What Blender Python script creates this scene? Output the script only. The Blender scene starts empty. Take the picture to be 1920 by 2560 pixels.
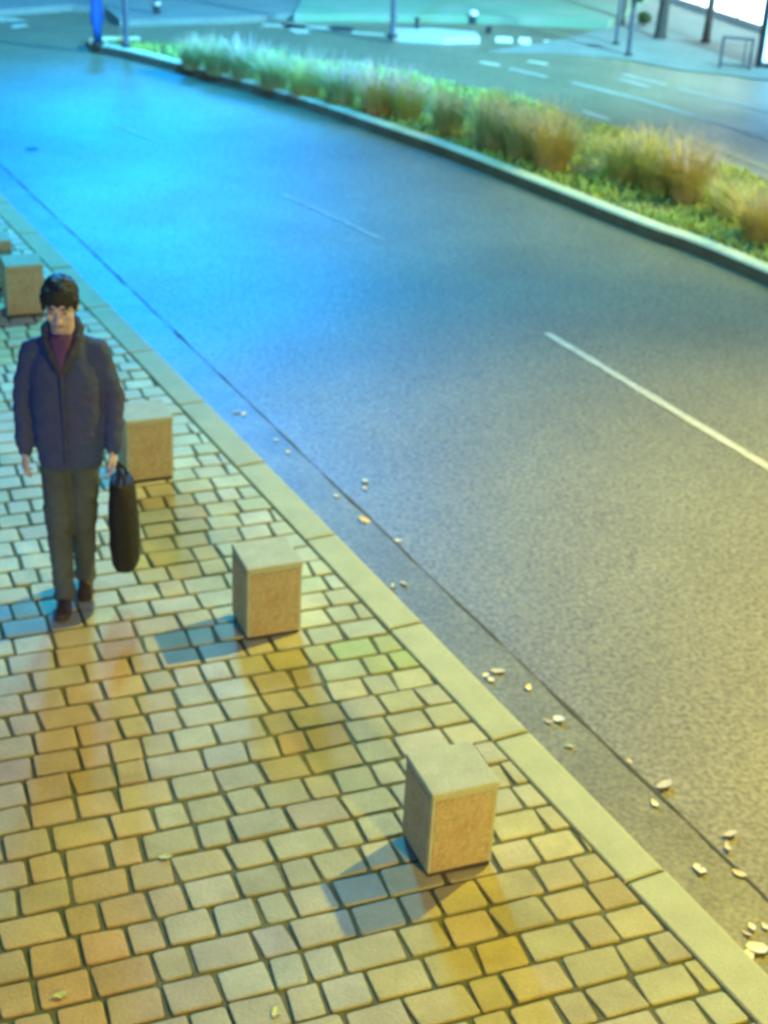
import bpy, bmesh, math, random
from mathutils import Vector, Matrix, noise as mnoise

R = random.Random(11)
scene = bpy.context.scene
C = scene.collection
PI = math.pi

# ------------------------------------------------------------------ camera
FOC, PITCH, ROLL, CAMH = 3682.4, 0.474, 0.0511, 3.9151
cam_d = bpy.data.cameras.new('camera')
cam = bpy.data.objects.new('camera', cam_d)
C.objects.link(cam)
F = Vector((0, math.cos(PITCH), -math.sin(PITCH)))
U0 = Vector((0, math.sin(PITCH), math.cos(PITCH)))
R0 = Vector((1, 0, 0))
RT = R0 * math.cos(ROLL) + U0 * math.sin(ROLL)
UP = U0 * math.cos(ROLL) - R0 * math.sin(ROLL)
M = Matrix((RT, UP, -F)).transposed().to_4x4()
M.translation = Vector((0, 0, CAMH))
cam.matrix_world = M
cam_d.sensor_fit = 'HORIZONTAL'
cam_d.sensor_width = 36.0
cam_d.lens = FOC / 1920 * 36.0
cam_d.clip_start = 0.1
cam_d.clip_end = 500
cam_d.dof.use_dof = True
cam_d.dof.focus_distance = 2.5
cam_d.dof.aperture_fstop = 7.0
scene.camera = cam

# ------------------------------------------------------------------ world
world = bpy.data.worlds.new('World')
scene.world = world
world.use_nodes = True
nt = world.node_tree
bg = nt.nodes['Background']
sky = nt.nodes.new('ShaderNodeTexSky')
sky.sky_type = 'NISHITA'
sky.sun_disc = False
sky.sun_elevation = math.radians(3)
sky.sun_rotation = math.radians(200)
sky.ozone_density = 6.0
nt.links.new(sky.outputs[0], bg.inputs[0])
bg.inputs[1].default_value = 0.062

# ------------------------------------------------------------------ view
scene.view_settings.view_transform = 'Standard'
scene.view_settings.look = 'None'
scene.view_settings.exposure = 2.6
scene.view_settings.gamma = 1.0


def lamp_light(name, loc, target, energy, color, size, cone=160, blend=0.6, parent=None):
    d = bpy.data.lights.new(name, 'SPOT')
    d.energy = energy
    d.color = color
    d.shadow_soft_size = size
    d.spot_size = math.radians(cone)
    d.spot_blend = blend
    o = bpy.data.objects.new(name, d)
    C.objects.link(o)
    o.location = loc
    dr = Vector(target) - Vector(loc)
    o.rotation_euler = dr.to_track_quat('-Z', 'Y').to_euler()
    return o


# key lamp over the planted island (right), added warm fill behind the camera,
# cold blue-white lamps over the junction
LAMP_A = (5.3, 10.2, 7.2)
FILL_B = (3.8, -.6, 3.0)
LAMP_C = (-6.2, 33.0, 10.0)
LAMP_D = (-2.2, 15.5, 9.0)
FILL_E = (7.6, 18.0, 8.0)
FILL_F = (6.2, 14.6, 5.2)
lamp_light('lamp_light_key', LAMP_A, (3.0, 5.8, 0), 960, (1.0, .74, .03), .13, 94, 1.0)
lamp_light('fill_light_near', FILL_B, (1.5, 5.0, .2), 380, (1.0, .62, .0), .2, 90, 1.0)  # added warm fill for faces turned to the camera, on an invented post
lamp_light('lamp_light_junction', LAMP_C, (-1.0, 7.0, 0), 5800, (.0, .28, 1.0), .9, 44, 1.0)
lamp_light('lamp_light_road', LAMP_D, (-1.0, 11.0, 0), 600, (.12, .72, .84), .5, 104, 1.0)
lamp_light('fill_light_tip', (-2.2, 15.7, 9.0), (-4.0, 23.0, 0), 2300, (.02, .40, 1.0), .4, 80, 1.0)  # added unseen blue fill that brightens the road around the island tip
lamp_light('fill_light_far', FILL_E, (-2.5, 25.5, 0), 3300, (.30, .84, 1.0), .4, 76, 1.0)  # added unseen cyan fill that brightens the far junction
lamp_light('fill_light_island', FILL_F, (2.8, 15.2, 0), 420, (1.0, .95, .24), .2, 76, 1.0)  # added unseen fill that brightens the island grass and kerb top


# ------------------------------------------------------------------ helpers
def G(px, py, z=0.0):
    """where the camera ray of a photograph pixel meets the level z"""
    xs, ys = (px - 960) / FOC, (py - 1280) / FOC
    X = math.cos(ROLL) * xs + math.sin(ROLL) * ys
    Y = -math.sin(ROLL) * xs + math.cos(ROLL) * ys
    d = R0 * X + F - U0 * Y
    t = (z - CAMH) / d.z
    return Vector((d.x * t, d.y * t, z))


PHI = 0.4961      # kerb direction
TH = 0.3855       # paving direction
cP, sP = math.cos(PHI), math.sin(PHI)
cT, sT = math.cos(TH), math.sin(TH)


def K(u, v, z=0.0):
    return Vector((u * cP - v * sP, u * sP + v * cP, z))


def Tp(u, v, z=0.0):
    return Vector((u * cT - v * sT, u * sT + v * cT, z))


def ku(p):
    return p.x * cP + p.y * sP


def tag(o, label=None, cat=None, group=None, kind=None):
    if label: o['label'] = label
    if cat: o['category'] = cat
    if group: o['group'] = group
    if kind: o['kind'] = kind
    return o


def empty(name, loc, rz=0.0):
    o = bpy.data.objects.new(name, None)
    C.objects.link(o)
    o.location = loc
    o.rotation_euler = (0, 0, rz)
    o.empty_display_size = .1
    return o


def link_bm(name, bm, m, parent=None, smooth=False):
    me = bpy.data.meshes.new(name)
    bm.normal_update()
    bm.to_mesh(me)
    bm.free()
    for x in (m if isinstance(m, (list, tuple)) else [m]):
        me.materials.append(x)
    if smooth:
        for p in me.polygons: p.use_smooth = True
    o = bpy.data.objects.new(name, me)
    C.objects.link(o)
    if parent: o.parent = parent
    return o


def link_data(name, vs, fs, m, parent=None, smooth=False):
    me = bpy.data.meshes.new(name)
    me.from_pydata([tuple(v) for v in vs], [], fs)
    for x in (m if isinstance(m, (list, tuple)) else [m]):
        me.materials.append(x)
    if smooth:
        for p in me.polygons: p.use_smooth = True
    o = bpy.data.objects.new(name, me)
    C.objects.link(o)
    if parent: o.parent = parent
    return o


def add_box(bm, x0, x1, y0, y1, z0, z1, bev=0.0, taper=1.0, seg=2):
    r = bmesh.ops.create_cube(bm, size=1)
    cx, cy = (x0 + x1) / 2, (y0 + y1) / 2
    for v in r['verts']:
        k = taper if v.co.z > 0 else 1.0
        v.co = Vector((cx + v.co.x * (x1 - x0) * k, cy + v.co.y * (y1 - y0) * k, z0 if v.co.z < 0 else z1))
    if bev > 0:
        es = list({e for v in r['verts'] for e in v.link_edges})
        bmesh.ops.bevel(bm, geom=es, offset=bev, segments=seg, affect='EDGES', profile=.6)


def add_cyl(bm, p0, p1, r0, r1=None, n=14, cap=True):
    r1 = r0 if r1 is None else r1
    p0, p1 = Vector(p0), Vector(p1)
    d = (p1 - p0)
    q = d.normalized().to_track_quat('Z', 'Y')
    a = [bm.verts.new(p0 + q @ Vector((math.cos(t) * r0, math.sin(t) * r0, 0))) for t in [2 * PI * i / n for i in range(n)]]
    b = [bm.verts.new(p1 + q @ Vector((math.cos(t) * r1, math.sin(t) * r1, 0))) for t in [2 * PI * i / n for i in range(n)]]
    for i in range(n):
        bm.faces.new((a[i], a[(i + 1) % n], b[(i + 1) % n], b[i]))
    if cap:
        bm.faces.new(a[::-1]); bm.faces.new(b)


def add_ell(bm, c, r, rot=None, seg=20, rings=12):
    m = Matrix.Translation(Vector(c))
    if rot is not None: m = m @ rot.to_4x4()
    m = m @ Matrix.Diagonal((r[0], r[1], r[2], 1))
    bmesh.ops.create_uvsphere(bm, u_segments=seg, v_segments=rings, radius=1, matrix=m)


def add_caps(bm, p0, p1, r0, r1, n=14):
    add_cyl(bm, p0, p1, r0, r1, n)
    add_ell(bm, p0, (r0,) * 3, None, n, 8)
    add_ell(bm, p1, (r1,) * 3, None, n, 8)


def add_loft(bm, rings, n=28):
    """rings: (cx, cy, z, rx, ry)"""
    L = []
    for cx, cy, z, rx, ry in rings:
        ring = []
        for i in range(n):
            t = 2 * PI * i / n
            c, s = math.cos(t), math.sin(t)
            e = .82
            ring.append(bm.verts.new((cx + rx * math.copysign(abs(c) ** e, c), cy + ry * math.copysign(abs(s) ** e, s), z)))
        L.append(ring)
    for a, b in zip(L, L[1:]):
        for i in range(n):
            bm.faces.new((a[i], a[(i + 1) % n], b[(i + 1) % n], b[i]))
    bm.faces.new(L[0][::-1]); bm.faces.new(L[-1])


def fuse(name, bm, m, voxel, parent=None, smooth_it=4, wrinkle=None):
    """melt overlapping closed shapes into one continuous skin"""
    bmesh.ops.recalc_face_normals(bm, faces=bm.faces[:])
    o = link_bm(name, bm, m)
    md = o.modifiers.new('r', 'REMESH')
    md.mode = 'VOXEL'; md.voxel_size = voxel; md.use_smooth_shade = True
    sm = o.modifiers.new('s', 'SMOOTH')
    sm.factor = .5; sm.iterations = smooth_it
    dg = bpy.context.evaluated_depsgraph_get()
    me = bpy.data.meshes.new_from_object(o.evaluated_get(dg))
    o.modifiers.clear()
    old = o.data
    o.data = me
    bpy.data.meshes.remove(old)
    if not len(me.materials):
        for x in (m if isinstance(m, (list, tuple)) else [m]): me.materials.append(x)
    if wrinkle:
        ns = [v.normal.copy() for v in me.vertices]
        for v, nn in zip(me.vertices, ns):
            v.co += nn * wrinkle(v.co)
    for p in me.polygons: p.use_smooth = True
    if parent: o.parent = parent
    return o


# ------------------------------------------------------------------ materials
def mat(name, col, rough=.8, var=.25, scale=8.0, col2=None, bump=.0, bscale=60, metal=0.0, coords='Object',
        spec=.5, fine=0.0, fscale=150, attr=None, emit=None, estr=0.0, coat=0.0):
    m = bpy.data.materials.new(name)
    m.use_nodes = True
    t = m.node_tree
    b = t.nodes['Principled BSDF']
    L = t.links
    tc = t.nodes.new('ShaderNodeTexCoord')
    if coords == 'World':
        src = t.nodes.new('ShaderNodeNewGeometry').outputs['Position']
    else:
        src = tc.outputs[coords]
    n = t.nodes.new('ShaderNodeTexNoise')
    n.inputs['Scale'].default_value = scale
    n.inputs['Detail'].default_value = 6
    n.inputs['Roughness'].default_value = .62
    L.new(src, n.inputs['Vector'])
    ramp = t.nodes.new('ShaderNodeMapRange')
    ramp.inputs[1].default_value = .3; ramp.inputs[2].default_value = .7
    L.new(n.outputs['Fac'], ramp.inputs[0])
    mix = t.nodes.new('ShaderNodeMix'); mix.data_type = 'RGBA'
    c2 = col2 or tuple(c * (1 - var) for c in col)
    c1 = col if col2 else tuple(min(1, c * (1 + var * .6)) for c in col)
    L.new(ramp.outputs[0], mix.inputs[0])
    mix.inputs[6].default_value = (*c1, 1)
    mix.inputs[7].default_value = (*c2, 1)
    out = mix.outputs[2]
    if attr:
        a = t.nodes.new('ShaderNodeAttribute'); a.attribute_name = attr
        mu = t.nodes.new('ShaderNodeMix'); mu.data_type = 'RGBA'; mu.blend_type = 'MULTIPLY'
        mu.inputs[0].default_value = 1
        L.new(out, mu.inputs[6]); L.new(a.outputs['Color'], mu.inputs[7])
        out = mu.outputs[2]
    if fine > 0:
        n2 = t.nodes.new('ShaderNodeTexNoise')
        n2.inputs['Scale'].default_value = fscale; n2.inputs['Detail'].default_value = 3
        L.new(src, n2.inputs['Vector'])
        r2 = t.nodes.new('ShaderNodeMapRange')
        r2.inputs[1].default_value = .3; r2.inputs[2].default_value = .7
        r2.inputs[3].default_value = 1 - fine; r2.inputs[4].default_value = 1 + fine
        L.new(n2.outputs['Fac'], r2.inputs[0])
        sc = t.nodes.new('ShaderNodeVectorMath'); sc.operation = 'SCALE'
        L.new(out, sc.inputs[0]); L.new(r2.outputs[0], sc.inputs['Scale'])
        out = sc.outputs[0]
    L.new(out, b.inputs['Base Color'])
    b.inputs['Roughness'].default_value = rough
    b.inputs['Metallic'].default_value = metal
    b.inputs['Specular IOR Level'].default_value = spec
    b.inputs['Coat Weight'].default_value = coat
    b.inputs['Coat Roughness'].default_value = .35
    if bump > 0:
        n3 = t.nodes.new('ShaderNodeTexNoise')
        n3.inputs['Scale'].default_value = bscale; n3.inputs['Detail'].default_value = 5
        L.new(src, n3.inputs['Vector'])
        bp = t.nodes.new('ShaderNodeBump')
        bp.inputs['Strength'].default_value = bump; bp.inputs['Distance'].default_value = .01
        L.new(n3.outputs['Fac'], bp.inputs['Height'])
        L.new(bp.outputs[0], b.inputs['Normal'])
    if emit:
        b.inputs['Emission Color'].default_value = (*emit, 1)
        b.inputs['Emission Strength'].default_value = estr
    return m


ASPHALT = mat('asphalt', (.20, .205, .125), .46, .16, .9, bump=.5, bscale=80, coords='World', fine=.50, fscale=38, spec=.5)
_t = ASPHALT.node_tree; _b = _t.nodes['Principled BSDF']
_g = _t.nodes.new('ShaderNodeNewGeometry'); _n = _t.nodes.new('ShaderNodeTexNoise'); _n.inputs['Scale'].default_value = .7; _n.inputs['Detail'].default_value = 5
_r = _t.nodes.new('ShaderNodeMapRange'); _r.inputs[1].default_value = .35; _r.inputs[2].default_value = .65; _r.inputs[3].default_value = .43; _r.inputs[4].default_value = .51
_t.links.new(_g.outputs['Position'], _n.inputs['Vector']); _t.links.new(_n.outputs['Fac'], _r.inputs[0]); _t.links.new(_r.outputs[0], _b.inputs['Roughness'])
GUTTER = mat('gutter_concrete', (.185, .195, .11), .5, .3, 3.0, bump=.4, coords='World', fine=.35, fscale=45, spec=.45)
GROOVE = mat('joint_dirt', (.085, .095, .06), .95, .3, 10, coords='World')
GROUT = mat('sand_joint', (.12, .135, .05), .95, .35, 6, bump=.4, coords='World', fine=.2)
STONE = mat('paving_stone', (.9, .9, .9), .85, .20, 4.5, bump=.35, bscale=70, coords='World', fine=.10, fscale=90, attr='Col')
KERB = mat('kerb_granite', (.44, .49, .25), .8, .12, 5, bump=.3, bscale=90, coords='World', fine=.12, fscale=120)
FKERB = mat('island_kerb_granite', (.66, .72, .46), .8, .18, 3, bump=.2, coords='World', fine=.1)
BOL_S = mat('bollard_stone', (.46, .51, .30), .8, .16, 7, bump=.4, bscale=80, fine=.12, fscale=110)
BOL_P = mat('bollard_face', (.42, .32, .15), .8, .30, 7, col2=(.47, .44, .23), bump=.5, bscale=60, fine=.2, fscale=60)
BOL_F = mat('bollard_foot', (.06, .05, .04), .9, .2, 9)  # dark colour paints the shadow gap below the shaft
SOIL = mat('island_soil', (.16, .20, .06), .95, .4, 4, coords='World', bump=.6, bscale=20)
VERGE = mat('verge_grass', (.15, .36, .22), .95, .3, 1.2, col2=(.26, .38, .30), coords='World', bump=.5, bscale=30)
FARPAVE = mat('far_paving', (.20, .27, .25), .85, .15, 1.5, coords='World', fine=.1, fscale=20)
PAINT = mat('road_paint', (.50, .54, .42), .6, .2, 14, coords='World')
PAINT_W = mat('worn_road_paint', (.40, .44, .42), .6, .2, 14, coords='World')
PAINT_B = mat('bright_road_paint', (.85, .88, .85), .6, .1, 14, coords='World')
LEAF = mat('fallen_leaf', (.85, .84, .55), .7, .2, 40)
LEAF3 = mat('fallen_leaf_tan', (.72, .62, .30), .7, .25, 40)
LEAF2 = mat('fallen_leaf_green', (.55, .62, .20), .7, .2, 40)
BLUEP = mat('blue_plastic', (.02, .14, .50), .5, .2, 6)
GREYM = mat('galvanised_metal', (.12, .17, .22), .5, .2, 10, metal=.3)
DARKM = mat('dark_metal', (.035, .045, .055), .6, .2, 10)
PALEM = mat('pale_metal', (.55, .62, .66), .5, .1, 10)
WHITEP = mat('white_plastic', (.8, .82, .82), .5, .05, 10)
BARK = mat('bark', (.09, .085, .08), .95, .35, 12, bump=.8, bscale=25)
FOLI = mat('tree_foliage', (.07, .11, .03), .8, .4, 3)
WALL = mat('white_render', (.70, .72, .72), .9, .08, 2, bump=.2)
FRAME = mat('window_frame', (.10, .12, .14), .5, .1, 4)
LIT = mat('lit_window', (.6, .7, .7), .3, .05, 1.5, emit=(.70, .95, 1.0), estr=.85)
LITP = mat('lit_panel', (.4, .55, .7), .3, .05, 1.0, emit=(.22, .60, 1.0), estr=.9)
LAMPG = mat('lamp_glass', (.8, .8, .7), .3, .05, 2, emit=(1, .9, .6), estr=4)


# ------------------------------------------------------------------ setting: road and pavement
def sheet(name, pts, z, m, kind='structure', thick=0.0, side_m=None):
    """flat polygon with real thickness downward"""
    n = len(pts)
    vs = [(p[0], p[1], z) for p in pts]
    fs = [tuple(range(n))]
    if thick:
        vs += [(p[0], p[1], z - thick) for p in pts]
        for i in range(n):
            j = (i + 1) % n
            fs.append((i, n + i, n + j, j))
    o = link_data(name, vs, fs, m)
    bm = bmesh.new(); bm.from_mesh(o.data)
    bmesh.ops.triangulate(bm, faces=[f for f in bm.faces if len(f.verts) > 4])
    bmesh.ops.recalc_face_normals(bm, faces=bm.faces[:])
    up = sum(f.normal.z * f.calc_area() for f in bm.faces)
    if up < 0: bmesh.ops.reverse_faces(bm, faces=bm.faces[:])
    bm.to_mesh(o.data); bm.free()
    if kind: o['kind'] = kind
    return o


RZ = -0.10
sheet('road', [(-150, -150), (150, -150), (150, 250), (-150, 250)], RZ, ASPHALT)

KU0, KU1 = 3.064, 3.262        # kerb stones
GU1 = 3.60                     # outer edge of the gutter

# pavement bed under the stones
sheet('pavement_bed', [K(KU0 - .003, -12)[:2], K(KU0 - .003, 60)[:2], K(-40, 60)[:2], K(-40, -12)[:2]], -0.009, GROUT, thick=.15)


def clip(poly, u_max):
    """keep the side of a polygon that is left of the kerb"""
    out = []
    for i, a in enumerate(poly):
        b = poly[(i + 1) % len(poly)]
        ia, ib = ku(a) <= u_max, ku(b) <= u_max
        if ia: out.append(a)
        if ia != ib:
            t = (u_max - ku(a)) / (ku(b) - ku(a))
            out.append(a + (b - a) * t)
    return out


# stone colours: ochre streaks of shadowed blue light painted in, buff and grey-green patches
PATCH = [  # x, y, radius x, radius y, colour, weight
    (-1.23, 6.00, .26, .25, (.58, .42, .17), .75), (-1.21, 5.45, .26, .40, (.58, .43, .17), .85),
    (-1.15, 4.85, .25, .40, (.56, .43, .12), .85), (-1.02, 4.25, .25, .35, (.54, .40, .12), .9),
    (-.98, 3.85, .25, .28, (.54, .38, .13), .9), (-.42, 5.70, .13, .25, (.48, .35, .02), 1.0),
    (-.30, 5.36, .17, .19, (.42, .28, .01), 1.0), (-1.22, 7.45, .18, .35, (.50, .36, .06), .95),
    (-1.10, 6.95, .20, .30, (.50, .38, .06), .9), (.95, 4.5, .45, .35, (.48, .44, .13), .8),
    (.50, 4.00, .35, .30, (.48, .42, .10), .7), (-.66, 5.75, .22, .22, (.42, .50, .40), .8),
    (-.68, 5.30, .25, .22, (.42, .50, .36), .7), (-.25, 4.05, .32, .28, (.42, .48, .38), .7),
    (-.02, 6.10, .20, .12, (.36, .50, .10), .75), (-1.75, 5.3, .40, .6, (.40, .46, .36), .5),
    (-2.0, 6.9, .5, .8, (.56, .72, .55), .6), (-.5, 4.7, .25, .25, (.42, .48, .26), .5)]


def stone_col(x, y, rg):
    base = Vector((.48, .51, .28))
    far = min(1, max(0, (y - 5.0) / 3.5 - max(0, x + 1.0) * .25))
    base = base.lerp(Vector((.62, .76, .52)), far)  # cool light on the far setts painted in as a paler tone
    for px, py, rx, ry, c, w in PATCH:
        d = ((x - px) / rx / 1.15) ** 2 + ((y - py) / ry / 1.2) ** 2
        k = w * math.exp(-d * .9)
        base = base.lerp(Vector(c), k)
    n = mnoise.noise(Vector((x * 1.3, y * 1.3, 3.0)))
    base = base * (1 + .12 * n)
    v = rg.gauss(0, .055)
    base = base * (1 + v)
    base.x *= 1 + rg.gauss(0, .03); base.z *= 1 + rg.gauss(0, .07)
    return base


def build_stones():
    rg = random.Random(5)
    vs, fs, cols = [], [], []
    pitch = .1635
    for r in range(-8, 92):
        v0 = 4.023 + r * pitch
        a, b = v0 + .0095, v0 + pitch - .0095
        u = -7.5 - rg.random() * .2
        umax = 9.0
        while u < umax:
            w = rg.choice([.133, .140, .175, .190, .200, .225, .245])
            g = .009
            ua, ub = u + g, u + w - g
            u += w
            ctr = Tp((ua + ub) / 2, (a + b) / 2)
            if ku(ctr) > KU0 + .2 or ctr.y < 2.4: continue
            if ctr.x < -1.6 - .30 * (ctr.y - 3) - .6: continue
            j = lambda s=.0024: rg.gauss(0, s)
            skew = rg.gauss(0, .003)
            cn = [Tp(ua + j() + skew, a + j()), Tp(ub + j() + skew, a + j()), Tp(ub + j() - skew, b + j()), Tp(ua + j() - skew, b + j())]
            # knocked corners
            ring = []
            for i in range(4):
                p, q, nx = cn[i - 1], cn[i], cn[(i + 1) % 4]
                c = .007 + rg.random() * .009
                d1 = (p - q).normalized() * c; d2 = (nx - q).normalized() * c
                ring += [q + d1, q + (d1 + d2) * .30, q + d2]
            ring = clip(ring, KU0 - .010)
            if len(ring) < 3: continue
            cc = sum(ring, Vector()) / len(ring)
            if max((p - cc).length for p in ring) < .03: continue
            n = len(ring)
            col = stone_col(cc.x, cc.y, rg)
            z = rg.gauss(0, .0018)
            tx, ty = rg.gauss(0, .012), rg.gauss(0, .012)
            base = len(vs)
            for lvl, (sh, dz) in enumerate([(.0, -.03), (.0, -.005), (.002, -.0012), (.006, 0), (.03, .0006)]):
                for p in ring:
                    d = cc - p
                    q = p + d.normalized() * min(sh, d.length * .6)
                    zz = z + dz + (q.x - cc.x) * tx + (q.y - cc.y) * ty
                    vs.append((q.x, q.y, zz))
            for l in range(4):
                for i in range(n):
                    k = (i + 1) % n
                    fs.append((base + l * n + i, base + l * n + k, base + (l + 1) * n + k, base + (l + 1) * n + i))
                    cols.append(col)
            fs.append(tuple(base + 4 * n + i for i in range(n))); cols.append(col)
    o = link_data('pavement', vs, fs, STONE)
    me = o.data
    at = me.color_attributes.new('Col', 'FLOAT_COLOR', 'CORNER')
    buf = []
    for p, c in zip(me.polygons, cols):
        for _ in p.loop_indices: buf += [c.x, c.y, c.z, 1.0]
    at.data.foreach_set('color', buf)
    o['kind'] = 'structure'


build_stones()


def build_kerb():
    bm = bmesh.new()
    v = 3.4924 - 1.0226 * 8
    rg = random.Random(3)
    prof = [(KU0, -.14), (KU0, .004), (KU0 + .006, .010), (KU1 - .030, .010), (KU1 - .012, .004), (KU1 - .003, -.010), (KU1, -.03), (KU1, -.14)]
    while v < 40:
        a, b = v + .009, v + 1.0226 - .009
        du, dz = rg.gauss(0, .002), rg.gauss(0, .0015)
        rows = []
        for t, sh in ((a, .006), (a + .006, 0), (b - .006, 0), (b, .006)):
            rows.append([bm.verts.new(K(u + du, t, z + dz - (sh if z > -.1 else 0))) for u, z in prof])
        for r0, r1 in zip(rows, rows[1:]):
            for i in range(len(prof) - 1):
                bm.faces.new((r0[i], r0[i + 1], r1[i + 1], r1[i]))
        bm.faces.new(rows[0][::-1]); bm.faces.new(rows[-1])
        v += 1.0226
    bmesh.ops.recalc_face_normals(bm, faces=bm.faces[:])
    o = link_bm('kerb', bm, KERB)
    o['kind'] = 'structure'


build_kerb()


def strip(name, uv, half, z, m, edge=0.0, seed=0):
    rg = random.Random(seed)
    vs, fs = [], []
    P = [K(u, v, z) for u, v in uv]
    # resample
    S = []
    for a, b in zip(P, P[1:]):
        n = max(1, int((b - a).length / .15))
        S += [a + (b - a) * (i / n) for i in range(n)]
    S.append(P[-1])
    for i, p in enumerate(S):
        d = (S[min(i + 1, len(S) - 1)] - S[max(i - 1, 0)]).normalized()
        nrm = Vector((d.y, -d.x, 0))
        e1, e2 = rg.gauss(0, edge), rg.gauss(0, edge)
        vs += [p + nrm * (half + e1), p - nrm * (half + e2)]
    for i in range(len(S) - 1):
        fs.append((2 * i, 2 * i + 2, 2 * i + 3, 2 * i + 1))
    return vs, fs


def strips(name, lst, z, m, edge=.002, kind='structure'):
    V, Fc = [], []
    for i, (uv, half) in enumerate(lst):
        vs, fs = strip(name, uv, half, z, m, edge, i)
        o = len(V)
        V += vs; Fc += [tuple(o + k for k in f) for f in fs]
    ob = link_data(name, V, Fc, m)
    bm = bmesh.new(); bm.from_mesh(ob.data)
    for f in bm.faces:
        f.normal_update()
        if f.normal.z < 0: f.normal_flip()
    bm.to_mesh(ob.data); bm.free()
    ob['kind'] = kind
    return ob


strips('gutter', [([((KU1 + GU1) / 2, -6), ((KU1 + GU1) / 2, 40)], (GU1 - KU1) / 2 - .001)], RZ + .004, GUTTER, 0)
strips('gutter_dirt', [([(KU1 + .016, -6), (KU1 + .016, 40)], .014)], RZ + .008, GROOVE, .006)
strips('gutter_joint', [([(GU1 + .006, -6), (GU1 + .006, 40)], .006)], RZ + .008, GROOVE, .004)

# island kerb line (kerb frame, at road level)
FK = [(8.98, -4), (8.95, 4), (8.87, 9.68), (8.70, 11.15), (8.56, 12.57), (8.38, 14.33), (8.16, 15.6), (7.86, 17.2),
      (7.46, 18.69), (7.05, 20.0), (6.72, 20.9), (6.50, 21.3)]
BK = [(6.42, 21.55), (6.50, 21.85), (6.85, 21.95), (7.6, 21.7), (8.4, 21.0), (9.2, 19.9), (10.1, 18.5), (10.75, 16.9), (11.05, 15.2),
      (11.25, 13.0), (11.35, 9), (11.4, -4)]


def smooth_line(P, n=5):
    out = []
    for i in range(len(P) - 1):
        p0 = P[max(i - 1, 0)]; p1 = P[i]; p2 = P[i + 1]; p3 = P[min(i + 2, len(P) - 1)]
        for k in range(n):
            t = k / n
            out.append(tuple(.5 * ((2 * p1[a]) + (-p0[a] + p2[a]) * t + (2 * p0[a] - 5 * p1[a] + 4 * p2[a] - p3[a]) * t * t + (-p0[a] + 3 * p1[a] - 3 * p2[a] + p3[a]) * t ** 3) for a in (0, 1)))
    out.append(P[-1])
    return out


FKs = smooth_line(FK); BKs = smooth_line(BK)
OUT = FKs + BKs


def kerb_ring(name, pts, width, z1, m, closed=False, zb=RZ):
    """kerb of real section following a line (left side is the inner side)"""
    bm = bmesh.new()
    P = [K(u, v) for u, v in pts]
    n = len(P)
    rows = []
    for i, p in enumerate(P):
        if closed: d = (P[(i + 1) % n] - P[i - 1]).normalized()
        else: d = (P[min(i + 1, n - 1)] - P[max(i - 1, 0)]).normalized()
        inn = Vector((d.y, -d.x, 0))
        sec = [(0, zb - .02), (0, z1 - .02), (.018, z1), (width, z1), (width, zb - .02)]
        rows.append([bm.verts.new(p + inn * a + Vector((0, 0, z))) for a, z in sec])
    R_ = range(n if closed else n - 1)
    for i in R_:
        a, b = rows[i], rows[(i + 1) % n]
        for k in range(4):
            bm.faces.new((a[k], a[k + 1], b[k + 1], b[k]))
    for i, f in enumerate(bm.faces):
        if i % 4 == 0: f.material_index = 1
    bmesh.ops.recalc_face_normals(bm, faces=bm.faces[:])
    o = link_bm(name, bm, [m, KERB_SHADE])
    o['kind'] = 'structure'
    return o


KERB_SHADE = mat('shaded_kerb_face', (.13, .13, .08), .9, .3, 3, coords='World', bump=.3)  # shade on the road-facing side put in as a dark colour
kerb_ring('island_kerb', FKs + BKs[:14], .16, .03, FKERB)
# soil inside the island: inset polygon
Pw = [K(u, v) for u, v in OUT]
ins = []
for i, p in enumerate(Pw):
    d = (Pw[min(i + 1, len(Pw) - 1)] - Pw[max(i - 1, 0)]).normalized()
    ins.append(p + Vector((d.y, -d.x, 0)) * .158)
sheet('island_soil', [p[:2] for p in ins], 0.0, SOIL, thick=.05)
strips('island_channel', [([(u - .075, v) for u, v in FKs[:44]], .05)], RZ + .004, GUTTER, .003)

# painted lines
strips('centre_line', [([(6.36, -3), (6.35, 6.5), (6.34, 9.15)], .036)], RZ + .004, PAINT, .003)
PAINT_F = mat('faint_road_paint', (.28, .31, .27), .55, .3, 10, coords='World')
strips('worn_centre_line', [([(6.24, 11.8), (6.12, 12.7), (5.98, 13.57)], .035), ([(5.55, 15.9), (5.32, 17.0)], .03)], RZ + .004, PAINT_F, .006)
L1 = [(12.74, 10), (12.74, 14.07), (12.73, 15.14), (12.65, 15.75), (12.61, 16.4), (12.48, 17.02), (12.30, 17.77)]
strips('carriageway_lines', [(L1, .05), ([(12.15, 18.2), (11.95, 18.9)], .05),
                             ([(13.44, 18.14), (13.59, 17.28)], .05), ([(13.15, 17.8), (13.25, 17.2)], .05), ([(11.36, 16.12), (11.42, 15.57)], .04),
                             ([(11.86, 14.6), (11.8, 13.67), (11.76, 12.9), (11.74, 9)], .05), ([(13.62, 17.0), (13.85, 15.4), (13.95, 13.5), (14.0, 11)], .045)], RZ + .004, PAINT_W, .006)


def patch(name, quads, z, m):
    V, Fc = [], []
    for q in quads:
        o = len(V)
        V += [G(x, y, z) for x, y in q]
        Fc.append(tuple(o + i for i in range(len(q))))
    ob = link_data(name, V, Fc, m)
    bm = bmesh.new(); bm.from_mesh(ob.data)
    for f in bm.faces:
        f.normal_update()
        if f.normal.z < 0: f.normal_flip()
    bm.to_mesh(ob.data); bm.free()
    ob['kind'] = 'structure'
    return ob


def blk(x, y, w, h): return [(x - w, y - h), (x + w, y - h + 2), (x + w, y + h + 1), (x - w, y + h - 1)]


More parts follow.
